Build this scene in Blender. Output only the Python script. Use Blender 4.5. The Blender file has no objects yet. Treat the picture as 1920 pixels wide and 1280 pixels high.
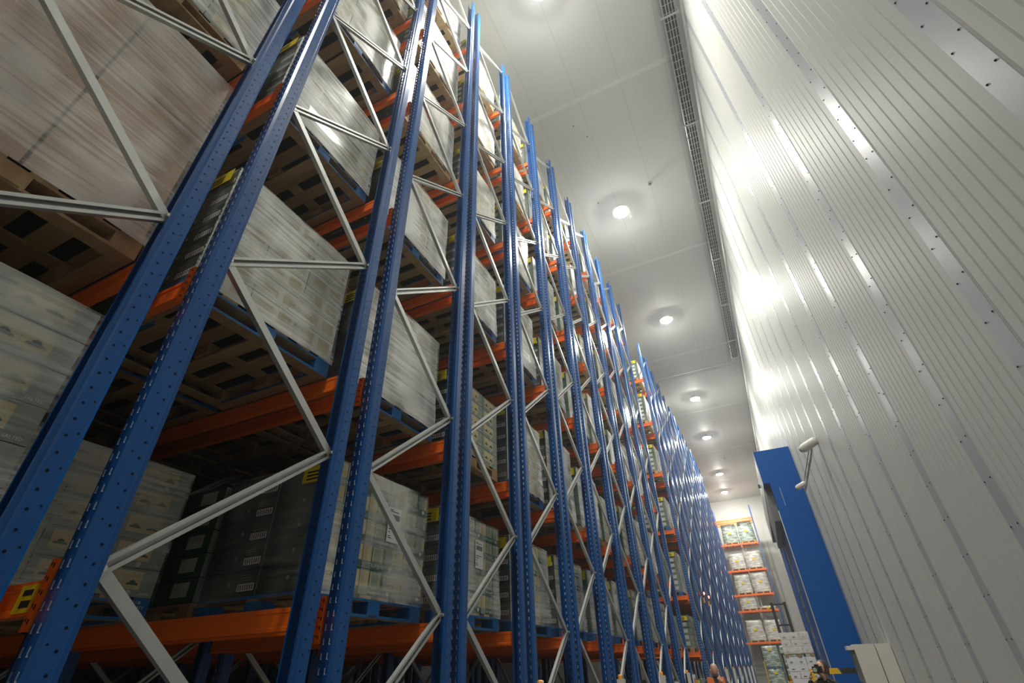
import bpy, bmesh, math, random
from mathutils import Vector, Matrix
random.seed(7)
PI = math.pi
sc = bpy.context.scene
COL = sc.collection

# ---------------------------------------------------------------- camera
cd = bpy.data.cameras.new('camera'); cam = bpy.data.objects.new('camera', cd); COL.objects.link(cam)
R_ = Vector((0.8988092884, 0.4374884117, -0.0273084730))
U_ = Vector((0.2679669032, -0.4990918187, 0.8240759038))
F_ = Vector((-0.3468942228, 0.7480048437, 0.5658207773))
cam.matrix_world = Matrix(((R_.x, U_.x, -F_.x, 0), (R_.y, U_.y, -F_.y, 0), (R_.z, U_.z, -F_.z, 1.75), (0, 0, 0, 1)))
cd.sensor_width = 36; cd.lens = 902.3766 / 1920 * 36; cd.clip_start = .05; cd.clip_end = 200
sc.camera = cam
# ---------------------------------------------------------------- world, exposure
w = bpy.data.worlds.new('world'); sc.world = w; w.use_nodes = True
w.node_tree.nodes['Background'].inputs[0].default_value = (.8, .9, 1, 1)
w.node_tree.nodes['Background'].inputs[1].default_value = .02
# thin mist in the cold hall: even scattering in all of its air
_vs = w.node_tree.nodes.new('ShaderNodeVolumeScatter'); _vs.inputs['Density'].default_value = .0032; _vs.inputs['Anisotropy'].default_value = .55
w.node_tree.links.new(_vs.outputs[0], w.node_tree.nodes['World Output'].inputs['Volume'])
sc.view_settings.view_transform = 'Standard'; sc.view_settings.look = 'None'
sc.view_settings.gamma = 1; sc.view_settings.use_curve_mapping = False
sc.view_settings.exposure = 1.05
LAMP_W = 520.0        # strength of the lamp lenses
try:
    sc.cycles.use_denoising = True
    sc.cycles.adaptive_threshold = .03; sc.cycles.max_bounces = 7; sc.cycles.diffuse_bounces = 4; sc.cycles.glossy_bounces = 3
    sc.cycles.transparent_max_bounces = 12; sc.cycles.sample_clamp_indirect = 6
    sc.cycles.caustics_reflective = False; sc.cycles.caustics_refractive = False
except Exception: pass

# ---------------------------------------------------------------- materials
def mat(name, col, rough=.5, metal=0, spec=.5, emit=None, est=0, noise=None, bump=None, coat=0):
    m = bpy.data.materials.new(name); m.use_nodes = True
    n = m.node_tree.nodes; l = m.node_tree.links; b = n['Principled BSDF']
    b.inputs['Base Color'].default_value = (*col, 1); b.inputs['Roughness'].default_value = rough
    b.inputs['Metallic'].default_value = metal
    b.inputs['Specular IOR Level'].default_value = spec
    if coat: b.inputs['Coat Weight'].default_value = coat; b.inputs['Coat Roughness'].default_value = .08
    if emit: b.inputs['Emission Color'].default_value = (*emit, 1); b.inputs['Emission Strength'].default_value = est
    tc = None
    if noise or bump:
        tc = n.new('ShaderNodeTexCoord')
    if noise:      # (scale xyz, second colour, low, high)
        sc_, c2, lo, hi = noise
        mp = n.new('ShaderNodeMapping'); mp.inputs['Scale'].default_value = sc_
        nz = n.new('ShaderNodeTexNoise'); nz.inputs['Scale'].default_value = 1; nz.inputs['Detail'].default_value = 4
        cr = n.new('ShaderNodeValToRGB'); cr.color_ramp.elements[0].position = lo; cr.color_ramp.elements[1].position = hi
        cr.color_ramp.elements[0].color = (*col, 1); cr.color_ramp.elements[1].color = (*c2, 1)
        l.new(tc.outputs['Object'], mp.inputs[0]); l.new(mp.outputs[0], nz.inputs[0]); l.new(nz.outputs[0], cr.inputs[0])
        l.new(cr.outputs[0], b.inputs['Base Color'])
    if bump:       # (scale xyz, strength, distance)
        sc_, st, di = bump
        mp = n.new('ShaderNodeMapping'); mp.inputs['Scale'].default_value = sc_
        nz = n.new('ShaderNodeTexNoise'); nz.inputs['Scale'].default_value = 1; nz.inputs['Detail'].default_value = 3
        bp = n.new('ShaderNodeBump'); bp.inputs['Strength'].default_value = st; bp.inputs['Distance'].default_value = di
        l.new(tc.outputs['Object'], mp.inputs[0]); l.new(mp.outputs[0], nz.inputs[0]); l.new(nz.outputs[0], bp.inputs['Height'])
        l.new(bp.outputs[0], b.inputs['Normal'])
    return m

def film(name, lo, hi, white):
    """stretch film: mostly clear, milky where it is drawn tight, glossy and creased"""
    m = bpy.data.materials.new(name); m.use_nodes = True
    n = m.node_tree.nodes; l = m.node_tree.links; n.clear()
    out = n.new('ShaderNodeOutputMaterial'); tr = n.new('ShaderNodeBsdfTransparent')
    pr = n.new('ShaderNodeBsdfPrincipled'); mx = n.new('ShaderNodeMixShader')
    pr.inputs['Base Color'].default_value = (*white, 1); pr.inputs['Roughness'].default_value = .2
    pr.inputs['Specular IOR Level'].default_value = .9
    tc = n.new('ShaderNodeTexCoord')
    mp = n.new('ShaderNodeMapping'); mp.inputs['Scale'].default_value = (1.3, 1.3, 38)
    nz = n.new('ShaderNodeTexNoise'); nz.inputs['Scale'].default_value = 1; nz.inputs['Detail'].default_value = 5
    mp2 = n.new('ShaderNodeMapping'); mp2.inputs['Scale'].default_value = (2.0, 2.0, 1.2); 
    nz2 = n.new('ShaderNodeTexNoise'); nz2.inputs['Scale'].default_value = 1; nz2.inputs['Detail'].default_value = 2
    ad = n.new('ShaderNodeMath'); ad.operation = 'ADD'
    mr = n.new('ShaderNodeMapRange'); mr.inputs[1].default_value = .62; mr.inputs[2].default_value = .86
    mr.inputs[3].default_value = lo; mr.inputs[4].default_value = hi
    bp = n.new('ShaderNodeBump'); bp.inputs['Strength'].default_value = .35; bp.inputs['Distance'].default_value = .006
    oi = n.new('ShaderNodeObjectInfo'); va = n.new('ShaderNodeVectorMath'); va.operation = 'ADD'
    sc10 = n.new('ShaderNodeMath'); sc10.operation = 'MULTIPLY'; sc10.inputs[1].default_value = 37
    l.new(oi.outputs['Random'], sc10.inputs[0]); l.new(tc.outputs['Object'], va.inputs[0]); l.new(sc10.outputs[0], va.inputs[1])
    l.new(va.outputs[0], mp.inputs[0]); l.new(va.outputs[0], mp2.inputs[0])
    l.new(mp.outputs[0], nz.inputs[0]); l.new(mp2.outputs[0], nz2.inputs[0])
    hf = n.new('ShaderNodeMath'); hf.operation = 'MULTIPLY'; hf.inputs[1].default_value = .5
    l.new(nz.outputs[0], hf.inputs[0]); l.new(hf.outputs[0], ad.inputs[0]); l.new(nz2.outputs[0], ad.inputs[1]); l.new(ad.outputs[0], mr.inputs[0])
    l.new(mr.outputs[0], mx.inputs[0]); l.new(tr.outputs[0], mx.inputs[1]); l.new(pr.outputs[0], mx.inputs[2])
    l.new(ad.outputs[0], bp.inputs['Height']); l.new(bp.outputs[0], pr.inputs['Normal'])
    l.new(mx.outputs[0], out.inputs[0])
    return m

M = dict(
    blue=mat('blue_rack_paint', (.001, .062, .235), .22, 0, .5, noise=((3, 3, 1.2), (.002, .085, .30), .3, .7)),
    orange=mat('orange_beam_paint', (.97, .165, .008), .33, 0, .5),
    galv=mat('galvanised_steel', (.46, .47, .45), .38, .55, .5, noise=((6, 6, 2), (.54, .55, .53), .3, .7)),
    slot=mat('slot_edge_glint', (.66, .72, .80), .3),
    hole=mat('hole_shadow_steel', (.004, .008, .02), .8, 0, .1),
    bolt=mat('zinc_bolt', (.7, .7, .66), .35, .6),
    wall=mat('white_steel_sheet', (.51, .51, .485), .48, 0, .05, bump=((.6, .6, .25), .12, .01)),
    band=mat('joint_cover_steel', (.38, .39, .41), .38, .05, .2),
    rivet=mat('dark_rivet', (.03, .03, .03), .4, .5),
    ceil=mat('white_ceiling_panel', (.51, .51, .485), .62, 0, .5, noise=((.5, .3, .5), (.54, .54, .515), .35, .65)),
    seam=mat('ceiling_seam', (.42, .42, .40), .5),
    tape=mat('ceiling_joint_tape', (.585, .585, .56), .4),
    floor=mat('concrete_floor', (.16, .165, .16), .35, 0, .5, noise=((.6, .6, .6), (.21, .215, .21), .3, .7)),
    pblue=mat('blue_pallet_paint', (.008, .12, .36), .55, 0, .3, noise=((5, 5, 9), (.02, .16, .40), .35, .7)),
    wood=mat('raw_pallet_wood', (.30, .185, .085), .7, 0, .25, noise=((1.5, 12, 5), (.44, .30, .16), .3, .75)),
    wood2=mat('pale_pallet_wood', (.45, .31, .15), .7, 0, .25, noise=((1.5, 12, 5), (.60, .44, .25), .3, .75)),
    sage=mat('sage_green_print', (.23, .29, .24), .45, 0, .4, noise=((2.2, 2.2, 3), (.33, .37, .31), .35, .7)),
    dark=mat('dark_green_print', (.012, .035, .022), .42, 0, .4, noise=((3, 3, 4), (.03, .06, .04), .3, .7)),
    green=mat('green_print', (.03, .10, .06), .45, 0, .4, noise=((3, 3, 4), (.06, .14, .09), .3, .7)),
    cream=mat('cream_print', (.62, .52, .29), .5, 0, .35),
    sand=mat('sand_print', (.48, .42, .26), .5, 0, .35),
    pale=mat('pale_carton', (.46, .50, .43), .45, 0, .4, noise=((1.6, 1.6, 2.5), (.78, .78, .68), .35, .6)),
    white=mat('white_paper', (.80, .79, .77), .55, 0, .3),
    ink=mat('black_ink', (.02, .02, .02), .6, 0, .2),
    pink=mat('pink_print', (.45, .30, .26), .5),
    yellow=mat('yellow_sticker', (.78, .62, .01), .45, 0, .4),
    kraft=mat('brown_cardboard', (.46, .32, .22), .65, 0, .25, noise=((1.5, 1.5, 1.5), (.56, .39, .27), .3, .7)),
    gap=mat('carton_joint_and_shade', (.01, .015, .012), .8, 0, .1),
    film=film('stretch_film', .15, .92, (.99, .99, .95)),
    film1=film('loose_stretch_film', .03, .50, (.97, .97, .92)),
    film3=film('end_shade_stretch_film', .02, .22, (.85, .85, .82)),
    film2=film('tight_stretch_film', .16, .66, (.95, .90, .84)),
    silver=mat('wrapped_goods', (.44, .42, .38), .28, .0, .7, noise=((2, 2, 9), (.75, .73, .68), .4, .6), bump=((6, 6, 14), .8, .03)),
    greenwrap=mat('wrapped_green_goods', (.16, .24, .19), .28, 0, .7, noise=((2, 2, 12), (.6, .64, .6), .45, .62), bump=((6, 6, 14), .7, .03)),
    doorblue=mat('blue_door_paint', (.0005, .085, .34), .5, 0, .03),
    shutter=mat('grey_motor_cover', (.10, .105, .10), .5, .1, noise=((2, 2, 2), (.15, .15, .145), .3, .7)),
    black=mat('black_steel', (.015, .017, .016), .45),
    saf=mat('safety_yellow', (.80, .46, .01), .45),
    lime=mat('lime_yellow_plastic', (.70, .78, .05), .45),
    amber=mat('amber_lens', (.9, .34, .01), .3),
    beige=mat('cream_housing', (.66, .62, .55), .4),
    cable=mat('black_cable', (.012, .012, .012), .5),
    skin=mat('skin', (.55, .30, .20), .5), vest=mat('orange_vest_cloth', (.95, .20, .03), .6),
    navy=mat('dark_jumper_cloth', (.03, .035, .045), .8), blk=mat('black_cloth', (.012, .012, .013), .75),
    hair=mat('dark_hair', (.05, .03, .02), .6), tan=mat('tan_cloth', (.50, .36, .24), .8),
    lamp=mat('lamp_lens', (1, 1, 1), .3, emit=(1, .985, .90), est=LAMP_W),
    lampw=mat('lamp_housing', (.75, .75, .74), .4),
    red=mat('red_signal_lens', (.8, .02, .01), .3, emit=(1, .05, .03), est=14),
    glass=mat('detector_plastic', (.45, .45, .40), .4),
)

# ---------------------------------------------------------------- mesh helpers
class MB:
    def __init__(s): s.v = []; s.f = []; s.mi = []; s.ms = []
    def m(s, k):
        if k not in s.ms: s.ms.append(k)
        return s.ms.index(k)
    def quad(s, a, b, c, d, k):
        i = len(s.v); s.v += [a, b, c, d]; s.f.append((i, i+1, i+2, i+3)); s.mi.append(s.m(k))
    def face(s, pts, k):
        i = len(s.v); s.v += list(pts); s.f.append(tuple(range(i, i+len(pts)))); s.mi.append(s.m(k))
    def box(s, lo, hi, k, kb=None, skip=''):
        x0, y0, z0 = lo; x1, y1, z1 = hi; i = len(s.v)
        s.v += [(x0,y0,z0),(x1,y0,z0),(x1,y1,z0),(x0,y1,z0),(x0,y0,z1),(x1,y0,z1),(x1,y1,z1),(x0,y1,z1)]
        for n, q in (('b',(0,3,2,1)),('t',(4,5,6,7)),('y',(0,1,5,4)),('X',(1,2,6,5)),('Y',(2,3,7,6)),('x',(3,0,4,7))):
            if n in skip: continue
            s.f.append(tuple(i+j for j in q)); s.mi.append(s.m(kb if (kb and n == 'b') else k))
    def prism(s, prof, a, b, ux, uy, k, closed=True, cap=True):
        """extrude 2D profile from point a to b; ux, uy span the section"""
        a = Vector(a); b = Vector(b); ux = Vector(ux); uy = Vector(uy); n = len(prof); i = len(s.v)
        for o in (a, b):
            for p in prof: s.v.append(tuple(o + ux*p[0] + uy*p[1]))
        for j in range(n if closed else n-1):
            q = (j+1) % n; s.f.append((i+j, i+q, i+n+q, i+n+j)); s.mi.append(s.m(k))
        if closed and cap:
            s.f.append(tuple(i+j for j in range(n))[::-1]); s.f.append(tuple(i+n+j for j in range(n))); s.mi += [s.m(k)]*2
    def cyl(s, a, b, r, k, n=10, r2=None, cap=True):
        a = Vector(a); b = Vector(b); d = (b-a).normalized()
        u = d.orthogonal().normalized(); v = d.cross(u); r2 = r if r2 is None else r2; i = len(s.v)
        for o, rr in ((a, r), (b, r2)):
            for j in range(n):
                t = 2*PI*j/n; s.v.append(tuple(o + u*math.cos(t)*rr + v*math.sin(t)*rr))
        for j in range(n):
            q = (j+1) % n; s.f.append((i+j, i+q, i+n+q, i+n+j)); s.mi.append(s.m(k))
        if cap: s.f.append(tuple(i+j for j in range(n))[::-1]); s.f.append(tuple(i+n+j for j in range(n))); s.mi += [s.m(k)]*2
    def lathe(s, o, prof, k, n=20, axis=(0,0,1)):
        o = Vector(o); d = Vector(axis).normalized(); u = d.orthogonal().normalized(); v = d.cross(u); i = len(s.v); m_ = len(prof)
        for r, h in prof:
            for j in range(n):
                t = 2*PI*j/n; s.v.append(tuple(o + d*h + u*math.cos(t)*r + v*math.sin(t)*r))
        for a in range(m_-1):
            for j in range(n):
                q = (j+1) % n; s.f.append((i+a*n+j, i+a*n+q, i+(a+1)*n+q, i+(a+1)*n+j)); s.mi.append(s.m(k))
    def disc(s, c, ax, r, k, n=8):
        c = Vector(c); d = Vector(ax); u = d.orthogonal().normalized(); v = d.cross(u)
        s.face([tuple(c + u*math.cos(2*PI*j/n)*r + v*math.sin(2*PI*j/n)*r) for j in range(n)], k)
    def grid(s, us, vs, fn, cell):
        """connected grid of cells on a surface; fn(u,v)->point, cell(i,j)->material"""
        i = len(s.v); nu = len(us); nv = len(vs)
        for b in vs:
            for a in us: s.v.append(tuple(fn(a, b)))
        for y in range(nv-1):
            for x in range(nu-1):
                p = i + y*nu + x; s.f.append((p, p+1, p+nu+1, p+nu)); s.mi.append(s.m(cell(x, y)))
    def mesh(s, name, weld=False, smooth=False):
        me = bpy.data.meshes.new(name); me.from_pydata([tuple(p) for p in s.v], [], s.f)
        for k in s.ms: me.materials.append(M[k])
        me.polygons.foreach_set('material_index', s.mi)
        if smooth: me.polygons.foreach_set('use_smooth', [True]*len(s.f))
        if weld:
            bm = bmesh.new(); bm.from_mesh(me); bmesh.ops.remove_doubles(bm, verts=bm.verts, dist=1e-5); bm.to_mesh(me); bm.free()
        me.update(); return me
    def build(s, name, parent=None, **k):
        return put(name, s.mesh(name, **k), parent)

def put(name, me, parent=None, loc=None, rz=0):
    o = bpy.data.objects.new(name, me); COL.objects.link(o)
    if parent: o.parent = parent
    if loc: o.location = loc
    if rz: o.rotation_euler = (0, 0, rz)
    return o
def tag(o, label=None, cat=None, group=None, kind=None):
    if label: o['label'] = label
    if cat: o['category'] = cat
    if group: o['group'] = group
    if kind: o['kind'] = kind
    return o
def thing(name, label, cat, loc=(0, 0, 0), rz=0, group=None):
    o = bpy.data.objects.new(name, None); COL.objects.link(o); o.location = loc; o.rotation_euler = (0, 0, rz)
    o.empty_display_size = .2
    return tag(o, label, cat, group)
_txt = {}
def text_polys(body):
    """outline faces of a word, unit height, as (verts, faces)"""
    if body in _txt: return _txt[body]
    cu = bpy.data.curves.new('lettering', 'FONT'); cu.body = body; cu.resolution_u = 1; cu.size = 1
    o = bpy.data.objects.new('lettering', cu); COL.objects.link(o)
    dg = bpy.context.evaluated_depsgraph_get(); dg.update()
    me = bpy.data.meshes.new_from_object(o.evaluated_get(dg))
    r = ([tuple(v.co) for v in me.vertices], [tuple(p.vertices) for p in me.polygons])
    bpy.data.objects.remove(o); bpy.data.curves.remove(cu); bpy.data.meshes.remove(me)
    _txt[body] = r; return r
def add_text(mb, body, o, u, v, h, k):
    vs, fs = text_polys(body); o = Vector(o); u = Vector(u); v = Vector(v); i = len(mb.v)
    for p in vs: mb.v.append(tuple(o + u*(p[0]*h) + v*(p[1]*h)))
    for f in fs: mb.f.append(tuple(i+j for j in f)); mb.mi.append(mb.m(k))

ORD = ['nearest', 'second', 'third', 'fourth', 'fifth', 'sixth', 'seventh', 'eighth', 'ninth', 'tenth', 'eleventh', 'twelfth',
       'thirteenth', 'fourteenth', 'fifteenth', 'sixteenth']

# ================================================================ the hall
CEIL = 14.6; WX = 1.8; LX = -11.5; Y0_, Y1_ = -9.0, 50.6
b = MB(); b.box((LX-.2, Y0_-.2, -.2), (WX+.2, Y1_+.2, 0), 'floor'); tag(b.build('floor'), kind='structure')
b = MB(); b.box((LX-.2, Y0_-.2, CEIL), (WX+.2, Y1_+.2, CEIL+.2), 'ceil')
ceil = tag(b.build('ceiling'), kind='structure')
# seams between the ceiling panels, running along the hall, and the taped cross joints
for i in range(15):
    x = WX - .65 - 1.17*i
    q = MB(); q.box((x-.006, Y0_, CEIL-.003), (x+.006, Y1_, CEIL), 'seam'); tag(q.build('trim_%d' % (i+1)), kind='structure')
for i, y in enumerate((-.1, 7.35, 14.6, 22.0, 29.2, 36.6, 44.0)):
    q = MB(); q.box((LX, y-.06, CEIL-.004), (WX, y+.06, CEIL), 'tape'); tag(q.build('trim_%d' % (i+21)), kind='structure')
b = MB(); b.box((LX-.2, Y0_, 0), (LX, Y1_, CEIL), 'shutter'); tag(b.build('wall_left'), kind='structure')  # unseen stand-in wall, set close and coloured dark to keep rack depths dim
b = MB(); b.box((LX, Y1_, 0), (WX, Y1_+.2, CEIL), 'ceil'); tag(b.build('wall_back'), kind='structure')
b = MB(); b.box((LX, Y0_-.2, 0), (WX, Y0_, CEIL), 'ceil'); tag(b.build('wall_front'), kind='structure')
# right wall: fluted steel sheet, flutes vertical
pts = []
y = Y0_; n_band = 0
PITCH = 1.395; BAND0 = 2.33 - PITCH*8
bands = [BAND0 + PITCH*i for i in range(60) if Y0_ < BAND0 + PITCH*i < Y1_-.3]
for c in bands:
    s0 = c + .10; L = PITCH - .20; nf = 9; st = L/nf
    for j in range(nf):
        a = s0 + st*j
        pts += [(WX, a), (WX, a+st*.80), (WX+.0045, a+st*.86), (WX+.0045, a+st*.94)]
    pts += [(WX, s0+L), (WX, s0+L+.20)]
pts = [(WX, Y0_)] + [p for p in pts if p[1] < Y1_] + [(WX, Y1_)]
b = MB(); b.prism(pts, (0, 0, 0), (0, 0, CEIL), (1, 0, 0), (0, 1, 0), 'wall', closed=False)
b.quad((WX+.2, Y0_, 0), (WX+.2, Y1_, 0), (WX+.2, Y1_, CEIL), (WX+.2, Y0_, CEIL), 'wall')
tag(b.build('wall_right'), kind='structure')
for i, c in enumerate(bands):
    q = MB(); zs = 4.3 + (i % 3)*3.1
    pr = [(0, -.1), (-.004, -.098), (-.004, .098), (0, .1)]
    q.prism(pr, (WX, c, 0), (WX, c, CEIL), (1, 0, 0), (0, 1, 0), 'band')
    tr_ = tag(q.build('trim_%d' % (i+41)), kind='structure')
    if -1 < c < 24:
        r = MB()
        k = 0
        while k*.35 < CEIL - .3:
            z = .12 + k*.35
            for yy in (c-.072, c+.072):
                if (k*7+i) % 19 in (0, 1) and yy > c: z2 = z+.08
                else: z2 = z
                r.lathe((WX-.004, yy, z2), [(.0075, 0), (.0075, .003), (.003, .007), (0, .0075)], 'rivet', 6, (-1, 0, 0))
            k += 1
        rv = r.build('rivet', tr_); rv['kind'] = 'stuff'
# cove at the wall head
b = MB(); b.prism([(0, 0), (-.05, 0), (0, -.05)], (WX, Y0_, CEIL), (WX, Y1_, CEIL), (1, 0, 0), (0, 0, 1), 'tape'); tag(b.build('trim_120'), kind='structure')

# ---------------------------------------------------------------- ceiling lamps
lamp_me = None
def lamp(x, y, label):
    t = thing('ceiling_lamp', label, 'lamp', (x, y, CEIL), 0, 'high bay lamps in a row along the ceiling')
    h = MB(); h.lathe((0, 0, 0), [(.12, 0), (.14, -.08), (.23, -.11), (.27, -.145), (.262, -.147), (.24, -.13)], 'lampw', 28)
    h.build('housing', t, smooth=True)
    g = MB(); g.lathe((0, 0, 0), [(.242, -.128), (.20, -.168), (.12, -.190), (0, -.198)], 'lamp', 28)
    g.build('lens', t, smooth=True)
LAMPS = [(-1.1, -3.0), (-1.1, 4.4), (-1.16, 11.6), (-1.0, 18.55), (-1.02, 27.1), (-1.2, 33.4), (-1.3, 41.8), (-1.45, 47.2)]
LL_ = ['round ceiling lamp behind the viewer', 'round ceiling lamp over the aisle just outside the top of view',
 'glowing round ceiling lamp nearest the cable tray middle, highest in view', 'second glowing ceiling lamp counted from the nearest rack',
 'largest glowing ceiling lamp just past the cable tray bend', 'small glowing ceiling lamp beyond the cable tray bend, fourth in the row',
 'fifth ceiling lamp in the row, small and near the blue door head', 'farthest ceiling lamp before the white end wall']
for (x, y), l in zip(LAMPS, LL_): lamp(x, y, l)

# smoke detectors and nozzles on the ceiling
det = [(-.03, 10.98, 'dark round detector on the ceiling beside the highest lamp', .075),
       (-1.55, 8.0, 'tiny pale nozzle on the ceiling by the nearest taped joint', .03), (-1.3, 8.5, 'tiny pale nozzle on the ceiling, farther of the near pair', .03),
       (-1.75, 11.0, 'tiny pale nozzle on the ceiling above the rack tops', .03), (-.4, 31.2, 'small detector on the ceiling past the cable tray bend', .06),
       (-.55, 38.5, 'small detector on the ceiling near the far lamps', .06), (-.6, 45.0, 'small detector on the ceiling close to the end wall', .06)]
for x, y, l, r in det:
    t = thing('smoke_detector', l, 'detector', (x, y, CEIL), 0, 'detectors and nozzles on the ceiling')
    q = MB(); q.lathe((0, 0, 0), [(r, 0), (r, -r*.4), (r*.75, -r*.7)], 'glass', 14); q.build('base', t)
    q = MB(); q.lathe((0, 0, 0), [(r*.6, -r*.6), (r*.5, -r*1.1), (0, -r*1.15)], 'shutter', 12); q.build('cap', t)

# ---------------------------------------------------------------- cable tray (wire basket), turns left past the aisle
def tray():
    t = thing('cable_tray', 'long galvanised wire cable tray hung under the ceiling beside the white wall, turning left', 'cable tray', (0, 0, CEIL))
    TX = 1.47; z = -.22; W = .15; ye = 23.8; xe = -3.6
    g = MB()
    for dx in (-W, -W*.45, 0, W*.45, W):
        zz = z if abs(dx) < W else z+.06
        g.cyl((TX+dx, Y0_, z), (TX+dx, ye-.4+dx*.4, z), .0045 if abs(dx) == W else .009, 'galv', 5, cap=False)
    for sx in (-W, W): g.cyl((TX+sx, Y0_, z+.06), (TX+sx, ye-.4, z+.06), .0045, 'galv', 5, cap=False)
    k = 0
    while Y0_ + k*.2 < ye-.4:
        yy = Y0_ + k*.2
        g.prism([(-.005, -.004), (.005, -.004), (.005, .004), (-.005, .004)], (TX-W, yy, z-.006), (TX+W, yy, z-.006), (0, 1, 0), (0, 0, 1), 'galv')
        for sx in (-W, W): g.prism([(-.004, -.004), (.004, -.004), (.004, .004), (-.004, .004)], (TX+sx, yy, z-.01), (TX+sx, yy, z+.06), (1, 0, 0), (0, 1, 0), 'galv')
        k += 1
    # bend and cross run
    for rr in (.25, .40, .55):
        c = Vector((TX-.4, ye-.4, z)); prev = None
        for a in range(9):
            an = a*PI/16; p = c + Vector((math.cos(an)*rr, math.sin(an)*rr, 0))
            if prev is not None: g.cyl(prev, p, .009, 'galv', 5, cap=False)
            prev = p
        g.cyl(prev, (xe, prev.y, z), .009, 'galv', 5, cap=False)
    x = TX-.4
    while x > xe:
        g.cyl((x, ye-.15, z-.006), (x, ye+.15, z-.006), .004, 'galv', 4, cap=False); x -= .2
    g.build('wire_basket', t)
    for j, dx in enumerate((-.10, -.035, .035, .10)):
        if j in (1, 3): wd = .022
        else: wd = .03
        c = MB(); c.prism([(-wd, 0), (wd, 0), (wd*.8, .03), (-wd*.8, .03)], (TX+dx, Y0_, z+.012), (TX+dx, ye-.6, z+.012), (1, 0, 0), (0, 0, 1), 'cable'); c.build('cable_bundle', t)
    y = 3.2
    while y < 23:
        h = MB(); h.box((TX-.22, y-.02, z-.05), (TX+.22, y+.02, z-.012), 'galv')
        for sx in (-.2, .2): h.cyl((TX+sx, y, z-.03), (TX+sx, y, 0), .006, 'galv', 6)
        h.build('hanger', t); y += 3.05
    for xx in (.2, -1.6, -3.2):
        h = MB(); h.box((xx-.02, ye-.2, z-.05), (xx+.02, ye+.2, z-.012), 'galv')
        for sy in (-.18, .18): h.cyl((xx, ye+sy, z-.03), (xx, ye+sy, 0), .006, 'galv', 6)
        h.build('hanger', t)
tray()
for y, l in ((24.35, 'thin dark pipe hanging from the ceiling over the racks by the cable tray end'),):
    t = MB(); t.cyl((-2.7, y, CEIL-1.9), (-2.7, y, CEIL), .02, 'shutter', 8); tag(t.build('drop_pipe'), l, 'pipe')

# ================================================================ racking
FX = -2.518           # centre of the front upright section
ZT = 13.99
LV = [2.11, 3.73, 5.85, 7.97, 10.10, 12.15]
HN, HF, DH = 2.152 - 1.763*2, 3.034 - 1.763*2, 1.763
def upright_mesh(far, zt=ZT, holes=True):
    """open C section, web towards -Y (near) or +Y (far); base at z 0, origin on the bolt line"""
    s = -1 if not far else 1        # web offset direction
    b = MB()
    def P(x, y): return (x, s*(.12-y))      # y measured from the web inwards
    # web with two columns of slots (real openings)
    zc = .05; p = .075; 
    w = .12*s
    if holes:
        for xa, xb in ((-.044, -.030), (-.018, .018), (.030, .044)):
            b.quad((xa, w, 0), (xb, w, 0), (xb, w, zt), (xa, w, zt), 'blue')
        z = 0.; n = int(zt/p)
        for j in range(n+1):
            za = j*p; zb = min(za+.042, zt)
            if za >= zt: break
            for xa, xb in ((-.030, -.018), (.018, .030)):
                b.quad((xa, w, za), (xb, w, za), (xb, w, zb), (xa, w, zb), 'blue')
                zq = min(za+p, zt)
                for yy in (w-.0015, w+.0015):      # pressed rim of the slot, pale to paint in lamp glints
                    b.quad((xa, yy, zb), (xa+.004, yy, zb), (xa+.004, yy, zq), (xa, yy, zq), 'slot')
                    b.quad((xa, yy, zb), (xb, yy, zb), (xb, yy, zb+.004), (xa, yy, zb+.004), 'slot')
    else:
        b.quad((-.044, w, 0), (.044, w, 0), (.044, w, zt), (-.044, w, zt), 'blue')
    for sx in (-1, 1):
        pr = [P(sx*.044, 0), P(sx*.060, .016), P(sx*.060, .088), P(sx*.050, .096), P(sx*.050, .118), P(sx*.036, .120), P(sx*.036, .116)]
        b.prism(pr, (0, 0, 0), (0, 0, zt), (1, 0, 0), (0, 1, 0), 'blue', closed=False)
    if holes:
        j = 0
        while .06 + j*p < zt-.03:
            z = .06+j*p
            b.disc((.0606, s*(.12-.068), z), (1, 0, 0), .0065, 'hole', 8)
            b.disc((-.0606, s*(.12-.068), z), (-1, 0, 0), .0065, 'hole', 6)
            if j % 2 == 0: b.disc((.0606, s*(.12-.030), z+.02), (1, 0, 0), .005, 'hole', 6)
            j += 1
    b.box((-.075, min(-.02*s, .15*s), 0), (.075, max(-.02*s, .15*s), .012), 'blue')
    return b.mesh('upright')
def brace_mesh(dy, dz, up):
    b = MB(); v = Vector((0, dy, dz)); L = v.length; d = v/L; nn = Vector((0, -d.z, d.y))
    if up:   # open side towards the aisle: two lips and a groove
        pr = [(-.030, -.012), (-.030, .020), (-.012, .020), (-.012, .013), (-.022, .013), (-.022, -.006), (.022, -.006), (.022, .013), (.012, .013), (.012, .020), (.030, .020), (.030, -.012)]
    else:    # plain back towards the aisle
        pr = [(-.024, -.020), (-.026, .018), (.026, .018), (.024, -.020)]
    b.prism(pr, v*.0 + d*-.01, v + d*.01, nn, (1, 0, 0), 'galv')
    b.cyl((.018, 0, 0), (.045, 0, 0), .013, 'bolt', 6); b.cyl((.018, dy, dz), (.045, dy, dz), .013, 'bolt', 6)
    return b.mesh('brace')
UP = {(0, 1): upright_mesh(False), (1, 1): upright_mesh(True), (0, 0): upright_mesh(False, holes=False), (1, 0): upright_mesh(True, holes=False)}
BR = {}
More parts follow.
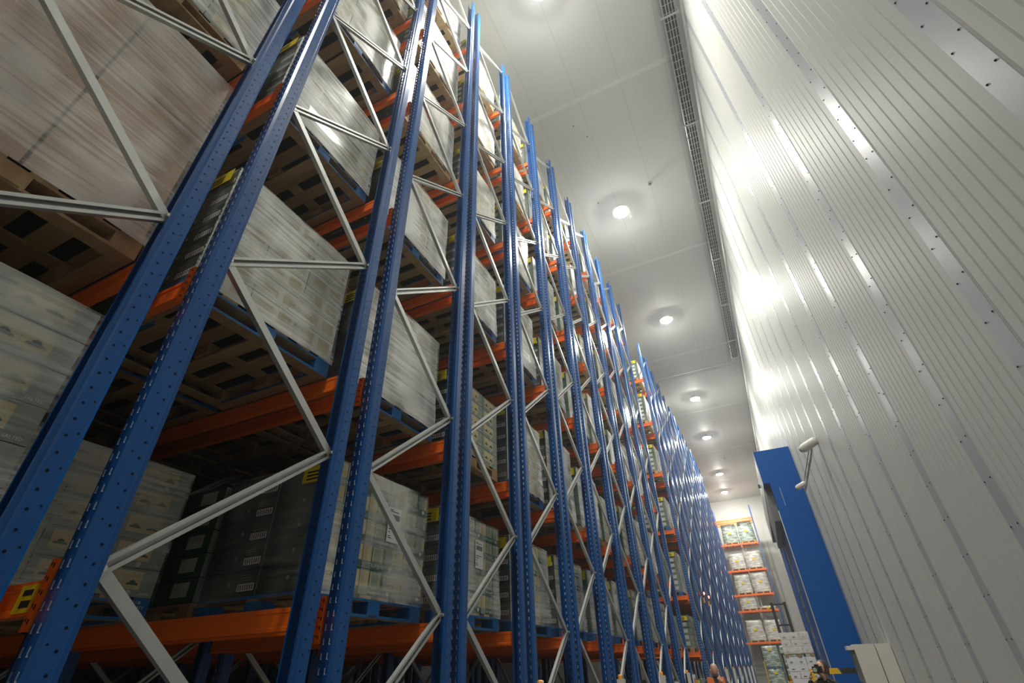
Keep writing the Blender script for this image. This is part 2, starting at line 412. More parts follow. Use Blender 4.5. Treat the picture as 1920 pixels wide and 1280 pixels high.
def add_frame(root, x, typ, holes=1, zt=ZT):
    """one upright frame (two uprights and zigzag bracing) at section x; typ A/B mirrored; root at near bolt line"""
    put('upright', UP[(0, holes)], root, (x, 0, 0)); put('upright', UP[(1, holes)], root, (x, 1.1, 0))
    zn, zf = (HN, HF) if typ == 'A' else (HF, HN)
    # nodes near: zn+k*DH ; far: zf+k*DH
    nodes = sorted([(zn+k*DH, 0) for k in range(-1, 9)] + [(zf+k*DH, 1) for k in range(-1, 9)])
    nodes = [q for q in nodes if .15 < q[0] < zt-.05]
    for (za, sa), (zb, sb) in zip(nodes, nodes[1:]):
        if sa == 0: k = ('u', round(zb-za, 3)); a = (x, .0, za)
        else: k = ('d', round(zb-za, 3)); a = (x, .0, zb)
        if k not in BR: BR[k] = brace_mesh(1.1, (zb-za) if sa == 0 else -(zb-za), sa == 0)
        put('brace', BR[k], root, a)
# beams
def beam_mesh(L, side):
    b = MB(); h = .125
    pr = [(-.025, -h), (.025, -h), (.025, -h+.02), (.021, -h+.026), (.021, -.03), (.025, -.024), (.025, 0), (-.025, 0), (-.025, -.024), (-.021, -.03), (-.021, -h+.026), (-.025, -h+.02)]
    b.prism(pr, (0, 0, 0), (-L, 0, 0), (0, 1, 0), (0, 0, 1), 'orange')
    return b.mesh('beam')
def conn_mesh(side):
    """end plate with hooked return beside the upright: side -1 near beams, +1 far beams"""
    b = MB()
    b.box((-.004, -.034, -.185), (.0, .034, .075), 'orange')
    yy = -.037 if side < 0 else .033
    b.box((-.046, yy, -.185), (.0, yy+.004, .075), 'orange')
    fy = yy-.0006 if side < 0 else yy+.0046
    for k in range(5):
        z = -.16+k*.05
        b.face([(-.018, fy, z), (-.008, fy, z), (-.008, fy, z+.018), (-.018, fy, z+.018)], 'hole')
        b.face([(-.036, fy, z+.01), (-.028, fy, z+.01), (-.028, fy, z+.022), (-.036, fy, z+.022)], 'hole')
    return b.mesh('connector')
BAY = 2.85; BL = BAY - .124
BEAM = {(-1): beam_mesh(BL, -1), (1): beam_mesh(BL, 1)}; CONN = {-1: conn_mesh(-1), 1: conn_mesh(1)}
STK = MB(); STK.box((-.13, -.0275, -.115), (0, -.0258, -.012), 'yellow')
STK.box((-.10, -.0285, -.052), (-.03, -.0274, -.030), 'ink'); STK.box((-.09, -.0285, -.096), (-.02, -.0274, -.070), 'ink')
STKM = STK.mesh('yellow_label')

S_ = .4018; P_ = 2.975; YB = 1.2269
racks = []       # (near bolt Y, type, bays, holes)
racks.append((YB-S_-1.1, 'B', 3, 1))
for q in range(5):
    racks.append((YB+q*P_, 'A', 3, 1)); racks.append((YB+q*P_+1.1+S_, 'B', 3, 1))
racks = racks[:11]
N1 = len(racks)
YG = 19.15
for q in range(7):
    racks.append((YG+q*P_, 'A', 2 if q == 0 else 1, 1 if q < 2 else 0)); racks.append((YG+q*P_+1.1+S_, 'B', 1, 1 if q < 2 else 0))
for i, (y, typ, nb, ho) in enumerate(racks):
    if i < N1:
        lab = 'blue pallet rack with orange beams, %s row counted from the near left corner' % ORD[i] if i else 'blue pallet rack cut by the left edge, holding the brown cardboard load'
    else:
        lab = 'blue pallet rack with orange beams, %s row after the open gap' % (ORD[i-N1] if i > N1 else 'first')
    rt = thing('pallet_rack', lab, 'rack', (0, y, 0), 0, 'pallet racks standing along the left of the aisle')
    for k in range(nb+1): add_frame(rt, FX - k*BAY, typ, ho if k == 0 else (1 if i < 4 and k == 1 else 0))
    for lv in LV:
        for k in range(nb):
            for sd, yy in ((-1, -.088), (1, 1.1+.088)):
                o = put('beam', BEAM[sd], rt, (FX-.062-k*BAY, yy, lv))
                if k == 0 or (k == 1 and i < 4 and lv < 6): put('connector', CONN[sd], o)
    # yellow location labels on the near beam of the lowest level
    if i in (1,):
        bm_ = [c for c in rt.children if c.name.startswith('beam')][0]
        put('yellow_label', STKM, bm_, (-.07, 0, 0))

# ---------------------------------------------------------------- pallets and loads
def pallet_mesh(kind):
    a = 'pblue' if kind == 'blue' else ('wood' if kind == 'wood' else 'wood2')
    under = 'wood' if kind == 'blue' else a
    b = MB(); X = 1.2; Y = 1.2
    # x from 0 (aisle face) to -X, y 0..Y
    inn = 'wood' if kind == 'blue' else a
    for k in range(3):        # bottom runners along x and the two end boards across
        y0 = k*(Y-.1)/2; b.box((-X, y0, 0), (0, y0+.1, .02), inn if k == 1 else a, under)
    b.box((-.1, .1, 0.001), (0, Y-.1, .02), a, under); b.box((-X, .1, 0.001), (-X+.1, Y-.1, .02), inn, under)
    for ix in range(3):
        for iy in range(3):
            x1 = -ix*(X-.14)/2; y0 = iy*(Y-.14)/2
            b.box((x1-.14, y0, .02), (x1, y0+.14, .105), a if (ix == 0 or iy == 0) else inn)
    for ix in range(3):
        x1 = -ix*(X-.12)/2; b.box((x1-.12, 0, .105), (x1, Y, .122), a if ix == 0 else inn, under)
    for k in range(6):
        y0 = k*(Y-.12)/5; b.box((-X, y0, .122), (0, y0+.12, .144), a if k in (0, 5) else inn, under)
    return b.mesh('pallet')
PAL = {k: pallet_mesh(k) for k in ('blue', 'wood', 'pale')}

def end_cells(b, xs0, w, z0, h, x_end, y, K, rows):
    pass
def carton_mesh(kind, cy=.4, cx=.6, h=.18):
    """one carton, origin at its lower aisle-side near corner; +X face printed, -Y face with a bar code frame"""
    b = MB(); g = .009 if kind == 'kraft' else .003
    y0, y1, x0, x1, z0, z1 = g, cy-g, -cx+g, -g, .002, h-.002
    H = z1-z0
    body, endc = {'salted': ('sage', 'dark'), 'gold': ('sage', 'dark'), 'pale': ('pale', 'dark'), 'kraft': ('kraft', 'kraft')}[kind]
    fx = lambda u, v: (x1, u, v)
    if kind == 'salted':
        us = [y0, y0+.05, y0+.165, y0+.172, y0+.29, y1]; vs = [z0, z0+.045, z0+.158, z1]
        b.grid(us, vs, fx, lambda i, j: 'cream' if (j == 1 and i in (1, 3)) else ('sand' if (j == 1 and i == 2) else body))
    elif kind == 'gold':
        us = [y0, y0+.05, y0+.10, y0+.115, y0+.13, y0+.21, y0+.24, y0+.27, y0+.36, y1]; vs = [z0, z0+.055, z0+.165, z1]
        cm = ['sand', 'cream', 'green', 'cream', 'sage', 'sand', 'green', 'sage', 'cream']
        b.grid(us, vs, fx, lambda i, j: cm[i] if j == 1 else ('green' if i > 1 else 'sage'))
    elif kind == 'pale':
        us = [y0, y0+.06, y0+.19, y0+.24, y0+.36, y1]; vs = [z0, z0+.05, z0+.15, z1]
        b.grid(us, vs, fx, lambda i, j: 'sand' if (j == 1 and i in (1, 3)) else body)
    else:
        b.grid([y0, y1], [z0, z0+H*.49, z0+H*.51, z1], fx, lambda i, j: body)
    # -Y end
    fy = lambda u, v: (u, y0, v)
    if kind == 'kraft': b.grid([x0, x1], [z0, z1], fy, lambda i, j: body)
    else:
        e0 = x1-.20
        us = [x0, e0, e0+.006] + [e0+.012+.0115*k for k in range(14)] + [e0+.168, e0+.174, x1]; vs = [z0, z0+.035, z0+.041, z0+.078, z0+.084, z1]
        nu = len(us)
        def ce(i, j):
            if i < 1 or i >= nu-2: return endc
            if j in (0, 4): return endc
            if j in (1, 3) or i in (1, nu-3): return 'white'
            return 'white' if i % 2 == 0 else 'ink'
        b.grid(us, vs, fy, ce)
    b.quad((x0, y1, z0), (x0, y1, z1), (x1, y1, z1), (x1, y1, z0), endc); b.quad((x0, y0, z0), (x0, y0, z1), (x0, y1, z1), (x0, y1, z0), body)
    b.quad((x0, y0, z1), (x1, y0, z1), (x1, y1, z1), (x0, y1, z1), body); b.quad((x0, y0, z0), (x0, y1, z0), (x1, y1, z0), (x1, y0, z0), 'gap')  # near-black underside: shade above the pallet painted in
    e = .0012
    if kind == 'salted':
        for c in (y0+.108, y0+.231):      # little building emblem on each cream panel
            pts = [(-.042, 0), (.042, 0), (.036, .012), (.022, .014), (.016, .026), (0, .033), (-.016, .026), (-.022, .014), (-.036, .012)]
            b.face([(x1+e, c+p, z0+.072+q) for p, q in pts], 'green')
        add_text(b, 'SALTED', (x1+e, y0+.295, z0+.014), (0, 1, 0), (0, 0, 1), .022, 'white')
        b.disc((x1+e, y0+.225, z0+.022), (1, 0, 0), .018, 'pale', 12)
    if kind == 'gold':
        add_text(b, 'Kerrygold', (x1+e, y0+.105, z0+.016), (0, 1, 0), (0, 0, 1), .036, 'white')
        b.disc((x1+e, y0+.34, z0+.028), (1, 0, 0), .017, 'white', 12)
    if kind != 'kraft':
        b.disc((-.30, y0-e, z0+.09), (0, -1, 0), .016, 'sage', 10)
        for r_ in range(3): b.box((-.20, y0-.001, z0+.105+r_*.017), (-.20+.13-.02*r_, y0, z0+.109+r_*.017), 'sage')
    return b.mesh('carton')
CART = {k: carton_mesh(k) for k in ('salted', 'gold', 'pale')}
CART['kraft'] = carton_mesh('kraft', .6, .6, .34)

def stack_mesh(kind, rows, h=.18):
    """coarse far version: one block of cartons as a connected printed surface"""
    b = MB(); X = 1.17; Y = 1.18; H = rows*h
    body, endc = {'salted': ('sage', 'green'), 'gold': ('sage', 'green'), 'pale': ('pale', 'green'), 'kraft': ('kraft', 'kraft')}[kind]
    vs = []
    for r in range(rows): vs += [r*h, r*h+.008, r*h+.05, r*h+.155]
    vs.append(H)
    us = []
    for c in range(3): us += [c*Y/3, c*Y/3+.006, c*Y/3+.06, c*Y/3+.29]
    us.append(Y)
    def cx(i, j):
        if i % 4 == 0 or j % 4 == 0: return 'gap' if kind != 'kraft' else 'kraft'
        return 'cream' if (i % 4 == 2 and j % 4 == 2 and kind != 'kraft') else body
    b.grid(us, vs, lambda u, v: (0, u, v), cx)
    us = []
    for c in range(2): us += [-X+c*X/2, -X+c*X/2+.008, -X+c*X/2+.30, -X+c*X/2+.50]
    us.append(0)
    def cy(i, j):
        if i % 4 == 0 or j % 4 == 0: return 'gap' if kind != 'kraft' else 'kraft'
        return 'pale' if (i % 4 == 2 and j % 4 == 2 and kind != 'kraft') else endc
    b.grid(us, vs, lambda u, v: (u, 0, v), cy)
    b.quad((-X, 0, H), (0, 0, H), (0, Y, H), (-X, Y, H), body); b.quad((-X, Y, 0), (0, Y, 0), (0, Y, H), (-X, Y, H), endc); b.quad((-X, 0, 0), (-X, Y, 0), (-X, Y, H), (-X, 0, H), body); b.quad((-X, 0, 0), (0, 0, 0), (0, Y, 0), (-X, Y, 0), 'gap')  # underside of the block also coloured dark as painted shade
    return b.mesh('carton_stack')
_st = {}
def stackm(kind, rows):
    if (kind, rows) not in _st: _st[(kind, rows)] = stack_mesh(kind, rows, .34 if kind == 'kraft' else .18)
    return _st[(kind, rows)]
def wrap_mesh(H, k, seed):
    """film shell: slightly bulged box without bottom, creased by a little noise"""
    rnd = random.Random(seed); b = MB(); X = 1.2; Y = 1.2; e = .012; n = 7
    def d(): return rnd.uniform(0, .010)
    zs = [.0+(H+.035)*j/n for j in range(n+1)]
    ring = []
    for j in range(n+1):
        r = []
        fl = e + (.012 if j in (0, 1) else 0)
        for (x, y, ux, uy) in [(0, 0, 1, -1), (0, .3, 1, 0), (0, .6, 1, 0), (0, .9, 1, 0), (0, 1.2, 1, 1), (-.4, 1.2, 0, 1), (-.8, 1.2, 0, 1), (-1.2, 1.2, -1, 1), (-1.2, .6, -1, 0), (-1.2, 0, -1, -1), (-.8, 0, 0, -1), (-.4, 0, 0, -1)]:
            if abs(ux)+abs(uy) == 2: q = fl*.6
            else: q = fl + d()
            r.append((x+ux*q-.004*0, y+uy*q, zs[j]-.03+rnd.uniform(-.004, .004)))
        ring.append(r)
    m_ = len(ring[0]); i = len(b.v)
    for r in ring: b.v += r
    for j in range(n):
        for a in range(m_):
            c = (a+1) % m_; b.f.append((i+j*m_+a, i+j*m_+c, i+(j+1)*m_+c, i+(j+1)*m_+a)); b.mi.append(b.m('film3' if (a >= 4 and k != 'film2') else k))  # faces off the aisle get clearer, greyer film, painting in their shade
    b.f.append(tuple(i+n*m_+a for a in range(m_))); b.mi.append(b.m(k))
    return b.mesh('stretch_wrap')
_wm = {}
def wrapm(H, k, seed):
    q = (round(H, 2), k, seed % 4)
    if q not in _wm: _wm[q] = wrap_mesh(H, k, seed % 4)
    return _wm[q]
SL = MB()
SL.box((0, 0, 0), (.0012, .17, .28), 'white')
_x = .0012
for k in range(22):
    yy = .02+.006*k; SL.box((_x, yy, .18), (_x+.0005, yy+(.0038 if k % 3 else .002), .225), 'ink')
for z, y1_ in ((.255, .06), (.243, .13), (.12, .14), (.10, .07), (.075, .04), (.045, .05), (.03, .06)):
    SL.box((_x, .015, z), (_x+.0005, y1_, z+.006), 'ink')
SLM = SL.mesh('shipping_label')
YL = MB(); YL.box((-.30, -.0015, 0), (0, 0, .13), 'yellow'); 
for k in range(3): YL.box((-.26, -.0022, .02+.028*k), (-.09, -.0014, .034+.028*k), 'ink')
YLM = YL.mesh('yellow_label')
# writing on pallet blocks
PW = MB(); 
for k, s in enumerate(('CLUB', 'EQUITY', 'PCR')): add_text(PW, s, (0, 0, .078-.030*k), (0, 1, 0), (0, 0, 1), .030, 'white')
PWM = PW.mesh('stencilled_writing')

lvn = ['ground', 'lowest beams', 'second beams', 'third beams', 'fourth beams', 'fifth beams', 'top beams']
posn = ['aisle end', 'second in', 'third in', 'fourth in', 'fifth in', 'sixth in']
knd = {'salted': 'cream-panelled sage cartons', 'gold': 'green and cream cartons', 'pale': 'pale milky cartons', 'kraft': 'brown cardboard boxes'}
pk = {'blue': 'blue pallet', 'wood': 'brown wooden pallet', 'pale': 'pale wooden pallet'}
def load(ri, lv, pos, kind='pale', rows=6, pal='blue', detail=2, x=None, filmk='film', ship=False, yel=True, dy=0., z=None):
    yb = racks[ri][0]
    xx = (-2.75 if pos == 0 else -4.03) - (pos//2)*BAY if pos % 2 == 0 else -4.03-(pos//2)*BAY
    if pos % 2 == 0: xx = -2.75-(pos//2)*BAY
    if x is not None: xx = x
    zz = 0 if lv == 0 else LV[lv-1]
    if z is not None: zz = z
    rn = ('leftmost row' if ri == 0 else '%s row' % ORD[ri]) if ri < N1 else ('%s row past gap' % ('first' if ri == N1 else ORD[ri-N1]))
    lab = '%s on %s, %s, %s, %s' % (knd[kind], pk[pal], lvn[lv], rn, posn[pos])
    t = thing('wrapped_pallet_load', lab, 'pallet load', (xx, yb-.05+dy, zz), 0, 'wrapped loads on the racks')
    put('pallet', PAL[pal], t)
    h = .34 if kind == 'kraft' else .18
    H = rows*h
    if detail == 2:
        for r in range(rows):
            for cx in range(2):
                for cy in range(2 if kind == 'kraft' else 3):
                    put('carton', CART[kind], t, (-cx*.6, cy*(.6 if kind == 'kraft' else .4), .144+r*h))
    else:
        put('carton_stack', stackm(kind, rows), t, (-.01, .01, .144))
    if filmk == 'film' and lv <= 1: filmk = 'film1'
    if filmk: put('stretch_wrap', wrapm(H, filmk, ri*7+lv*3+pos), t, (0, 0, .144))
    if (ri, lv, pos) == (1, 1, 1): put('stencilled_writing', PWM, t, (.0015, 1.065, .025))
    if ship: put('shipping_label', SLM, t, (.026, .62, .144+H*.45))
    if yel: put('yellow_label', YLM, t, (-.03, -.026, .144+H-.15))
    return t

rnd = random.Random(11)
spec = {  # (rack, level, pos): (kind, rows, pallet, detail, film, ship)
 (0,1,0): ('salted', 6, 'blue', 2, 'film', True), (0,1,1): ('salted', 6, 'blue', 1, None, False),
 (0,2,0): ('kraft', 5, 'wood', 2, 'film2', False), (0,2,1): ('kraft', 5, 'wood', 1, None, False),
 (0,3,0): ('salted', 6, 'wood', 2, 'film', True),
 (1,1,1): ('salted', 5, 'blue', 2, 'film', True), (1,1,0): None,
 (1,2,0): ('pale', 6, 'blue', 2, 'film', False), (1,3,0): ('pale', 6, 'blue', 2, 'film', False), (1,4,0): ('pale', 7, 'blue', 2, 'film', False),
 (2,1,0): ('gold', 5, 'blue', 2, 'film', True), (2,2,0): ('pale', 6, 'blue', 2, 'film', False), (2,3,0): ('pale', 6, 'blue', 2, 'film', False),
 (2,4,0): ('pale', 7, 'pale', 2, 'film', False),
 (3,1,0): ('gold', 5, 'blue', 2, 'film', True), (3,2,0): ('salted', 5, 'wood', 2, None, False), (3,3,0): ('pale', 6, 'blue', 2, 'film', False), (3,4,0): ('pale', 6, 'blue', 2, 'film', False),
 (4,1,0): ('gold', 5, 'blue', 2, 'film', False), (4,2,0): ('pale', 6, 'blue', 2, 'film', False), (5,1,0): ('gold', 5, 'blue', 2, 'film', True),
}
for ri, (yb, typ, nb, ho) in enumerate(racks):
    for lv in range(0, 7):
        for pos in range(2*nb):
            key = (ri, lv, pos)
            if lv == 0 and (ri < 6 or pos > 1): continue
            if key in spec:
                s = spec[key]
                if s: load(ri, lv, pos, s[0], s[1], s[2], s[3], filmk=s[4], ship=s[5], yel=s[0] != 'kraft')
                continue
            if ri > N1 and (pos > 0 or lv == 0 or ri > N1+8): continue
            if ri <= N1-1 and pos > 1 and (ri > 5 or lv > 3): continue
            if lv == 0 and ri < N1 and pos > 0: continue
            kind = rnd.choice(['pale', 'gold', 'salted', 'pale'] if lv > 1 else ['gold', 'salted'])
            rows = rnd.choice([5, 6, 6, 7]) if lv > 1 else 5
            if lv == 0: rows = 7
            if ri == N1: kind = rnd.choice(['gold', 'salted'])
            pal = rnd.choice(['blue', 'blue', 'wood'] if pos == 0 else ['wood', 'wood', 'blue'])
            if lv >= 4 and pos == 0: pal = rnd.choice(['blue', 'pale', 'wood'])
            det = 2 if (pos == 0 and ri in (3, 4, 5) and lv < 4) else 1
            load(ri, lv, pos, kind, rows, pal, det, filmk='film' if (pos == 0 and ri <= N1) else None, yel=pos == 0)

# sensor posts standing between neighbouring rows
for q in range(12):
    y = (YB+1.1+S_/2 + q*P_ + 1.0) if q < 4 else None
ys = [5.53, 8.53, 11.53, 14.53] + [YG+1.1+S_/2+P_*k for k in range(7)]
pn = MB(); pn.box((-.05, -.055, 0), (.05, .055, 1.62), 'beige'); pn.box((.0505, -.02, .2), (.052, .01, 1.56), 'black')
pn_m = pn.mesh('post_body')
pc = MB(); pc.lathe((-.01, -.02, 1.62), [(.028, 0), (.028, .04), (.02, .055), (0, .058)], 'amber', 12); pcm = pc.mesh('signal_cap', smooth=True)
pc = MB(); pc.lathe((-.01, .035, 1.62), [(.018, 0), (.018, .05), (0, .052)], 'galv', 10); pcm2 = pc.mesh('sensor_head', smooth=True)
for i, y in enumerate(ys):
    o_ = 'row %d' % i
    lab = 'cream sensor post with amber cap between blue uprights, %s from the viewer' % ORD[i] if i else 'cream sensor post with amber cap between blue uprights, largest of the posts'
    t = thing('sensor_post', lab, 'post', (-2.36, y, 0), 0, 'sensor posts between rack rows')
    put('post_body', pn_m, t); put('signal_cap', pcm, t); put('sensor_head', pcm2, t)
# red signal lights on the far racks
for y, l in ((21.9, 'small glowing red signal light on the far blue racks, upper left of the pair'), (23.3, 'small glowing red signal light on the far blue racks, lower right of the pair')):
    t = thing('signal_light', l, 'light', (-2.425, y, 4.02), 0, 'red signal lights on far racks')
    q = MB(); q.box((-.02, -.04, -.12), (.03, .04, .05), 'black'); q.build('housing', t)
    q = MB(); q.lathe((.03, 0, .02), [(.05, 0), (.045, .03), (0, .05)], 'red', 12, (1, 0, 0)); q.build('lens', t)
    q = MB(); q.box((-.02, -.035, -.30), (.02, .035, -.12), 'amber'); q.build('cover', t)

# ================================================================ far end rack (faces the viewer)
def end_rack():
    YE = 48.0; x1 = .10; x0 = -2.95; x00 = -5.9
    t = thing('pallet_rack', 'far end pallet rack facing the aisle, orange beams against the white end wall', 'rack', (0, YE, 0))
    def up(x, y, zt=13.3):
        q = MB(); q.box((x-.05, y-.04, 0), (x+.05, y+.04, zt), 'blue'); q.build('upright', t)
    for x in (x00, x0, x1+.05): up(x, 0); up(x, 1.1)
    for x in (x0, x1+.05):
        for k in range(11):
            z = .6+k*1.15; q = MB(); a = (x, .04, z); c = (x, 1.06, z+1.1)
            if k % 2: a, c = (x, 1.06, z), (x, .04, z+1.1)
            q.cyl(a, c, .022, 'galv', 6); q.build('brace', t)
    lv = [3.15, 5.30, 6.45, 8.25, 10.30, 12.3]
    for n_, z in enumerate(lv):
        for (a, c) in ((x0, x1), (x00, x0)):
            for y in (-.03, 1.13):
                q = MB(); q.box((a+.05, y-.025, z-.14), (c-.05+.05, y+.025, z), 'orange')
                if n_ == 5 : q.box((a+.05, y-.026, z-.30), (c, y+.024, z-.19), 'orange')
                q.build('beam', t)
    q = MB(); q.box((-1.12, 1.3, 0), (-1.02, 1.38, 12.6), 'galv'); q.build('rear_post', t)
    def shape(kind, W, H, seed):
        rn = random.Random(seed); b = MB(); n = 8; ring = []
        for j in range(n+1):
            s = 1-.10*(j/n)**2; wv = rn.uniform(-.02, .02); z = H*j/n; r = []
            for a in range(16):
                an = 2*PI*a/16; cx_, sy_ = math.cos(an), math.sin(an)
                k_ = max(abs(cx_), abs(sy_)); r.append((cx_/k_*W/2*s+wv+rn.uniform(-.015, .015), .55+sy_/k_*.53*s+rn.uniform(-.015, .015), z))
            ring.append(r)
        for r in ring: b.v += r
        for j in range(n):
            for a in range(16):
                c = (a+1) % 16; b.f.append((j*16+a, j*16+c, (j+1)*16+c, (j+1)*16+a)); b.mi.append(b.m(kind))
        b.f.append(tuple(n*16+a for a in range(16))); b.mi.append(b.m(kind))
        return b
    places = [(z, x) for z in lv[:-1] for x in (-2.0, -.66)]
    heights = {0: (1.35, 1.3), 1: (.95, .12), 2: (1.35, 1.4), 3: (1.15, 1.25), 4: (1.5, 1.6)}
    for i, (z, x) in enumerate(places):
        L, s = divmod(i, 2); H = heights[L][s]; kd = 'greenwrap' if L == 4 else 'silver'
        kname = ['lowest', 'second', 'third', 'fourth', 'highest'][L]; sd = 'left' if s == 0 else 'right'
        u = thing('wrapped_pallet_load', '%s wrapped load on the end rack, %s shelf up, %s place' % ('greenish' if L == 4 else 'silvery', kname, sd), 'pallet load', (x, YE, z), 0, 'wrapped loads on the end rack')
        p = MB(); X = 1.15
        for k in range(3): p.box((-X/2+k*(X-.12)/2, 0, 0), (-X/2+k*(X-.12)/2+.12, 1.1, .10), 'wood2')
        p.box((-X/2, 0, .10), (X/2, 1.1, .13), 'wood2'); p.build('pallet', u)
        g = shape(kd, 1.24, H, i); g.build('wrapped_goods', u, smooth=True).location = (0, 0, .13)
        q = MB(); q.box((-.14, -.012, H*.55), (.14, -.002, H*.55+.13), 'yellow'); q.build('yellow_label', u)
    for s, x in enumerate((-1.35, -.15)):
        for k in range(2):
            z = .0+k*1.42
            u = thing('wrapped_pallet_load', 'green wrapped load under the end rack, %s of the %s stack' % (('bottom', 'top')[k], ('left', 'right')[s]), 'pallet load', (x, YE-1.4, z), 0, 'green wrapped loads on the floor at the end')
            p = MB()
            for kk in range(3): p.box((-.55+kk*.49, 0, 0), (-.55+kk*.49+.12, 1.0, .11), 'pblue')
            p.box((-.55, 0, .11), (.55, 1., .14), 'pblue'); p.build('pallet', u)
            g = shape('greenwrap', 1.12, 1.28, 40+s*2+k); g.build('wrapped_goods', u, smooth=True).location = (0, -.02, .14)
            q = MB(); q.box((-.12, -.04, 1.1), (.1, -.02, 1.28), 'yellow'); q.build('yellow_label', u)
end_rack()

# ================================================================ right side: blue door block, barrier, cabinet, cameras
def door_block():
    t = thing('door_housing', 'tall blue door housing projecting from the white wall, wider at its head', 'door housing', (0, 18, 0))
    xw = WX-.005; xl = .865; xh = .69; D = 10.5; zs = 6.68; zt = 7.78
    q = MB(); q.box((xl+.02, 0, 0), (xw, .12, zs), 'doorblue'); q.box((xl+.02, .12, 0), (xw, D, .1), 'doorblue'); q.box((xl+.1, .12, .1), (xw, D, zs), 'doorblue'); q.build('front_panel', t)
    q = MB(); q.box((xl-.005, -.012, 0), (xl+.02, .03, zs-.9), 'galv'); q.build('corner_trim', t)
    q = MB(); q.box((xl+.012, .12, 0), (xl+.1, 3.4, zs-1.2), 'doorblue'); q.box((xl+.012, 6.3, 0), (xl+.1, D, zs-.05), 'doorblue'); q.build('side_panel', t)
    q = MB(); q.box((xl+.06, 3.4, 0), (xl+.098, 6.3, zs-.4), 'shutter')
    for k in range(12): q.box((xl+.05, 3.4, .4+k*.5), (xl+.06, 6.3, .43+k*.5), 'black')
    q.build('shutter', t)
    q = MB(); q.box((xh, 0, zs), (xw, .12, zt), 'doorblue'); q.box((xh+.01, .12, zs), (xw, D, zt-.01), 'doorblue'); q.build('head_panel', t)
    q = MB(); q.box((xh-.012, .02, zs), (xh+.01, D, zt), 'wall'); q.build('head_side_panel', t)
    q = MB(); q.box((xh, .5, zs-1.1), (xl+.03, 5.5, zs-.005), 'shutter'); q.build('motor_cover', t)
    q = MB(); q.box((xh-.11, 2.44, -.02+7.25), (xh-.03, 2.56, 7.35), 'black'); q.box((xh-.03, 2.48, 7.28), (xh-.01, 2.52, 7.32), 'black'); q.build('floodlight', t)
    q = MB(); q.box((1.12, -.004, 5.9), (1.128, 0, 6.5), 'galv'); q.build('seam_strip', t)
door_block()
# barrier
t = thing('height_barrier', 'yellow and black striped steel barrier in front of the blue door', 'barrier', (0, 16.2, 0))
for n_, (a, c, k) in enumerate(((-.02, .45, 'black'), (.30, .62, 'saf'), (.62, .98, 'saf'), (.98, 1.62, 'black'))):
    if n_ == 0: continue
    q = MB(); q.prism([(0, 1.50), (c-a, 1.50), (c-a-(.05 if k == 'saf' and n_ == 2 else 0), 1.615), (0, 1.615)], (a, 0, 0), (a, .1, 0), (1, 0, 0), (0, 0, 1), k); q.build('cross_bar', t)
q = MB(); q.box((1.48, 0, 0), (1.62, .1, 1.5), 'black'); q.build('post', t)
q = MB(); q.box((.30, 0, 0), (.40, .1, 1.5), 'saf'); q.build('post', t)
# cabinet by the wall
t = thing('control_cabinet', 'tall cream steel cabinet standing against the white wall before the blue door', 'cabinet', (0, 13.2, 0))
q = MB(); q.box((1.16, 0, 0), (1.52, .5, 2.02), 'beige'); q.build('body', t)
q = MB(); q.box((1.535, .02, 0), (WX-.01, .5, 2.02), 'beige'); q.build('side_door', t)
q = MB(); q.box((1.04, .05, 1.93), (1.16, .45, 2.0), 'beige'); q.box((1.10, .1, 1.4), (1.16, .4, 1.93), 'shutter'); q.build('connector_panel', t)
q = MB(); q.cyl((1.49, -.16, 0), (1.49, -.16, 1.55), .022, 'lime', 8); q.cyl((1.49, -.16, 1.55), (1.49, -.16, 1.72), .022, 'black', 8)
tag(q.build('marker_pole'), 'thin lime yellow pole with black top beside the cream cabinet', 'pole')
# wall cameras
def wall_cam(loc, l, s=1.):
    t = thing('security_camera', l, 'camera', loc, 0, 'cream cameras on the right wall')
    q = MB(); q.lathe((0, 0, 0), [(0, -.22*s), (.07*s, -.22*s), (.09*s, -.18*s), (.095*s, .0), (.10*s, .12*s), (.07*s, .2*s), (0, .22*s)], 'beige', 14, (-.75, .6, -.2)); q.build('housing', t, smooth=True)
    q = MB(); q.cyl((0, 0, 0), (WX-loc[0]-.002, -.05, .06), .028, 'beige', 8); q.build('bracket', t)
    q = MB(); q.disc(Vector((-.75, .6, -.2)).normalized()*.225*s, Vector((-.75, .6, -.2)).normalized(), .05*s, 'black', 12); q.build('lens', t)
wall_cam((1.62, 12.2, 5.78), 'cream camera housing high on the white wall, above the conduit')
wall_cam((1.62, 16.75, 6.12), 'cream camera pointing down beside the blue door housing', .8)
q = MB(); q.cyl((WX-.03, 13.2, 6.1), (WX-.03, 17.8, 6.32), .018, 'beige', 8); tag(q.build('conduit'), 'slim cream conduit on the wall joining the two cameras', 'conduit')

